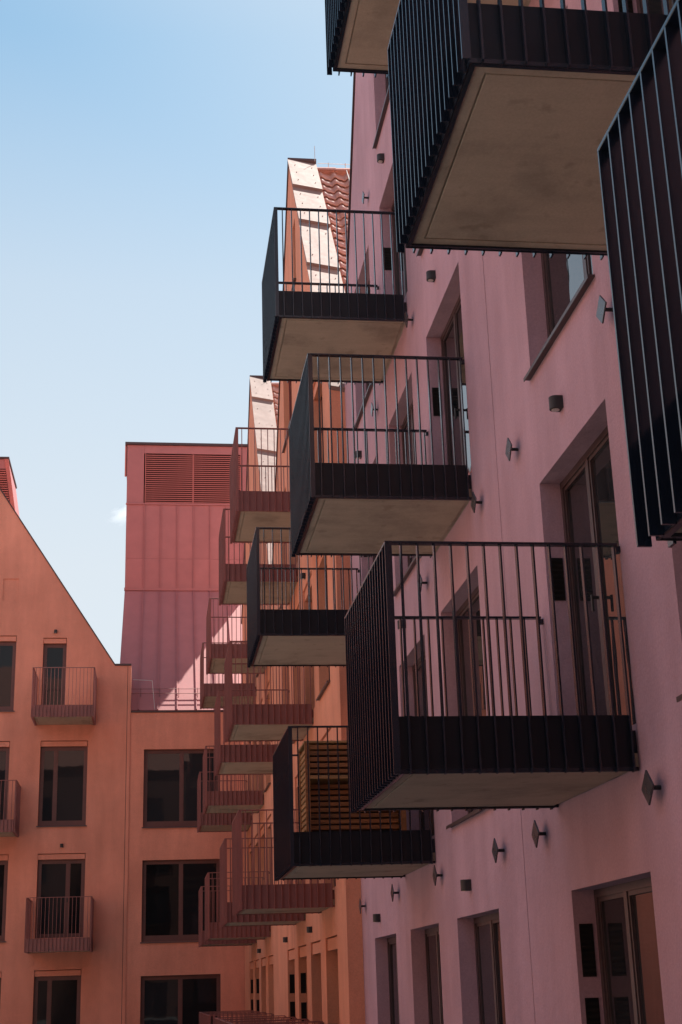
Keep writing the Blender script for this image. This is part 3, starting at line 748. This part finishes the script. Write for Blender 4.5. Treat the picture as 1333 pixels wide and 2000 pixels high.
obj('rear_wall', MB().quad((-12, -24, 0), (-12, 24, 0), (-12, 24, 10), (-12, -24, 10)).quad((-.4, -24, 0), (-12, -24, 0), (-12, -24, 10), (-6, -24, 15), (-.4, -24, 10.2)).quad((-.4, 24, 0), (-12, 24, 0), (-12, 24, 10), (-6, 24, 15), (-.4, 24, 10.2)).mesh('rear_wall', M['salmon']), b6)

b7 = thing('apartment_building', 'tiled dark-red building closing the courtyard behind the camera, seen only in reflections', 'building', (-3.0, -14.0, 0))
class FaceB(Face):
    def P(s, u, d, z): return Vector((u, s.w-d, z)) - s.o
    rot = property(lambda s: math.pi)
f7 = FaceB('B', -14.0, b7)
hs7 = []
for x in range(-13, 12, 4):
    for z0 in (0.1, 3.2, 6.35, 9.5, 12.65):
        hs7.append((x, x+1.7, z0, z0+2.25, REV)); window(f7, x, x+1.7, z0, z0+2.25, (0.5,), sill=True)
wall(f7, -16, 12, [(-16, 17), (12, 17)], hs7, M['brick'])
for x, z in ((-13.1, 2.93), (-5.1, 2.93), (2.9, 2.93), (-9.1, 6.08), (-1.1, 6.08), (6.9, 6.08), (-13.1, 9.25), (-5.1, 9.25), (2.9, 9.25), (-9.1, 12.4), (-1.1, 12.4), (6.9, 12.4)):
    balcony(f7, x, x+1.9, z, single=())
obj('roof', MB().quad((-13, 0.3, 16.8), (15, 0.3, 16.8), (15, -7, 25), (-13, -7, 25)).quad((-13, -14, 16.8), (15, -14, 16.8), (15, -7, 25), (-13, -7, 25)).mesh('roof', M['tile']), b7)
obj('rear_wall', MB().box(-13, -13.9, 0, 15, -13.7, 16.8).mesh('rear_wall', M['brick']), b7)

# ---------------------------------------------------------------- one small cloud low over the roofs
cm = bpy.data.materials.new('cloud_vapour'); cm.use_nodes = True; nt = cm.node_tree; nt.nodes.clear()
co_ = nt.nodes.new('ShaderNodeOutputMaterial'); pv = nt.nodes.new('ShaderNodeVolumePrincipled'); tc = nt.nodes.new('ShaderNodeTexCoord')
nz = nt.nodes.new('ShaderNodeTexNoise'); nz.inputs['Scale'].default_value = 2.6; nz.inputs['Detail'].default_value = 6; nz.inputs['Roughness'].default_value = 0.62
ln = nt.nodes.new('ShaderNodeVectorMath'); ln.operation = 'LENGTH'
fall = nt.nodes.new('ShaderNodeMapRange')
for k_, v_ in (('From Min', 0.15), ('From Max', 1.0), ('To Min', 0.62), ('To Max', -0.05)): fall.inputs[k_].default_value = v_
fall.clamp = False
dsum = nt.nodes.new('ShaderNodeMath'); dsum.operation = 'ADD'
dr = nt.nodes.new('ShaderNodeMapRange')
for k_, v_ in (('From Min', 0.72), ('From Max', 1.15), ('To Min', 0.0), ('To Max', 0.02)): dr.inputs[k_].default_value = v_
nt.links.new(tc.outputs['Object'], nz.inputs['Vector']); nt.links.new(tc.outputs['Object'], ln.inputs[0]); nt.links.new(ln.outputs['Value'], fall.inputs[0])
nt.links.new(fall.outputs[0], dsum.inputs[0]); nt.links.new(nz.outputs[0], dsum.inputs[1]); nt.links.new(dsum.outputs[0], dr.inputs[0])
nt.links.new(dr.outputs[0], pv.inputs['Density']); pv.inputs['Color'].default_value = (1, 1, 1, 1); pv.inputs['Anisotropy'].default_value = 0.3
nt.links.new(pv.outputs[0], co_.inputs['Volume'])
bm = bmesh.new(); bmesh.ops.create_icosphere(bm, subdivisions=3, radius=1.0); cme = bpy.data.meshes.new('cloud'); bm.to_mesh(cme); bm.free(); cme.materials.append(cm)
def pixel_dir(px, py): return (fw + r2*((px-666.5)/2778) - u2*((py-1000)/2778))
cl = obj('cloud', cme, None, Vector((0, 0, EYE)) + pixel_dir(246, 1003).normalized()*1500); cl.scale = (30, 18, 15)
cl.rotation_euler = (0, math.radians(-24), 0)
cl['label'] = 'faint white wisp of cloud beside the red roof tower'; cl['category'] = 'cloud'
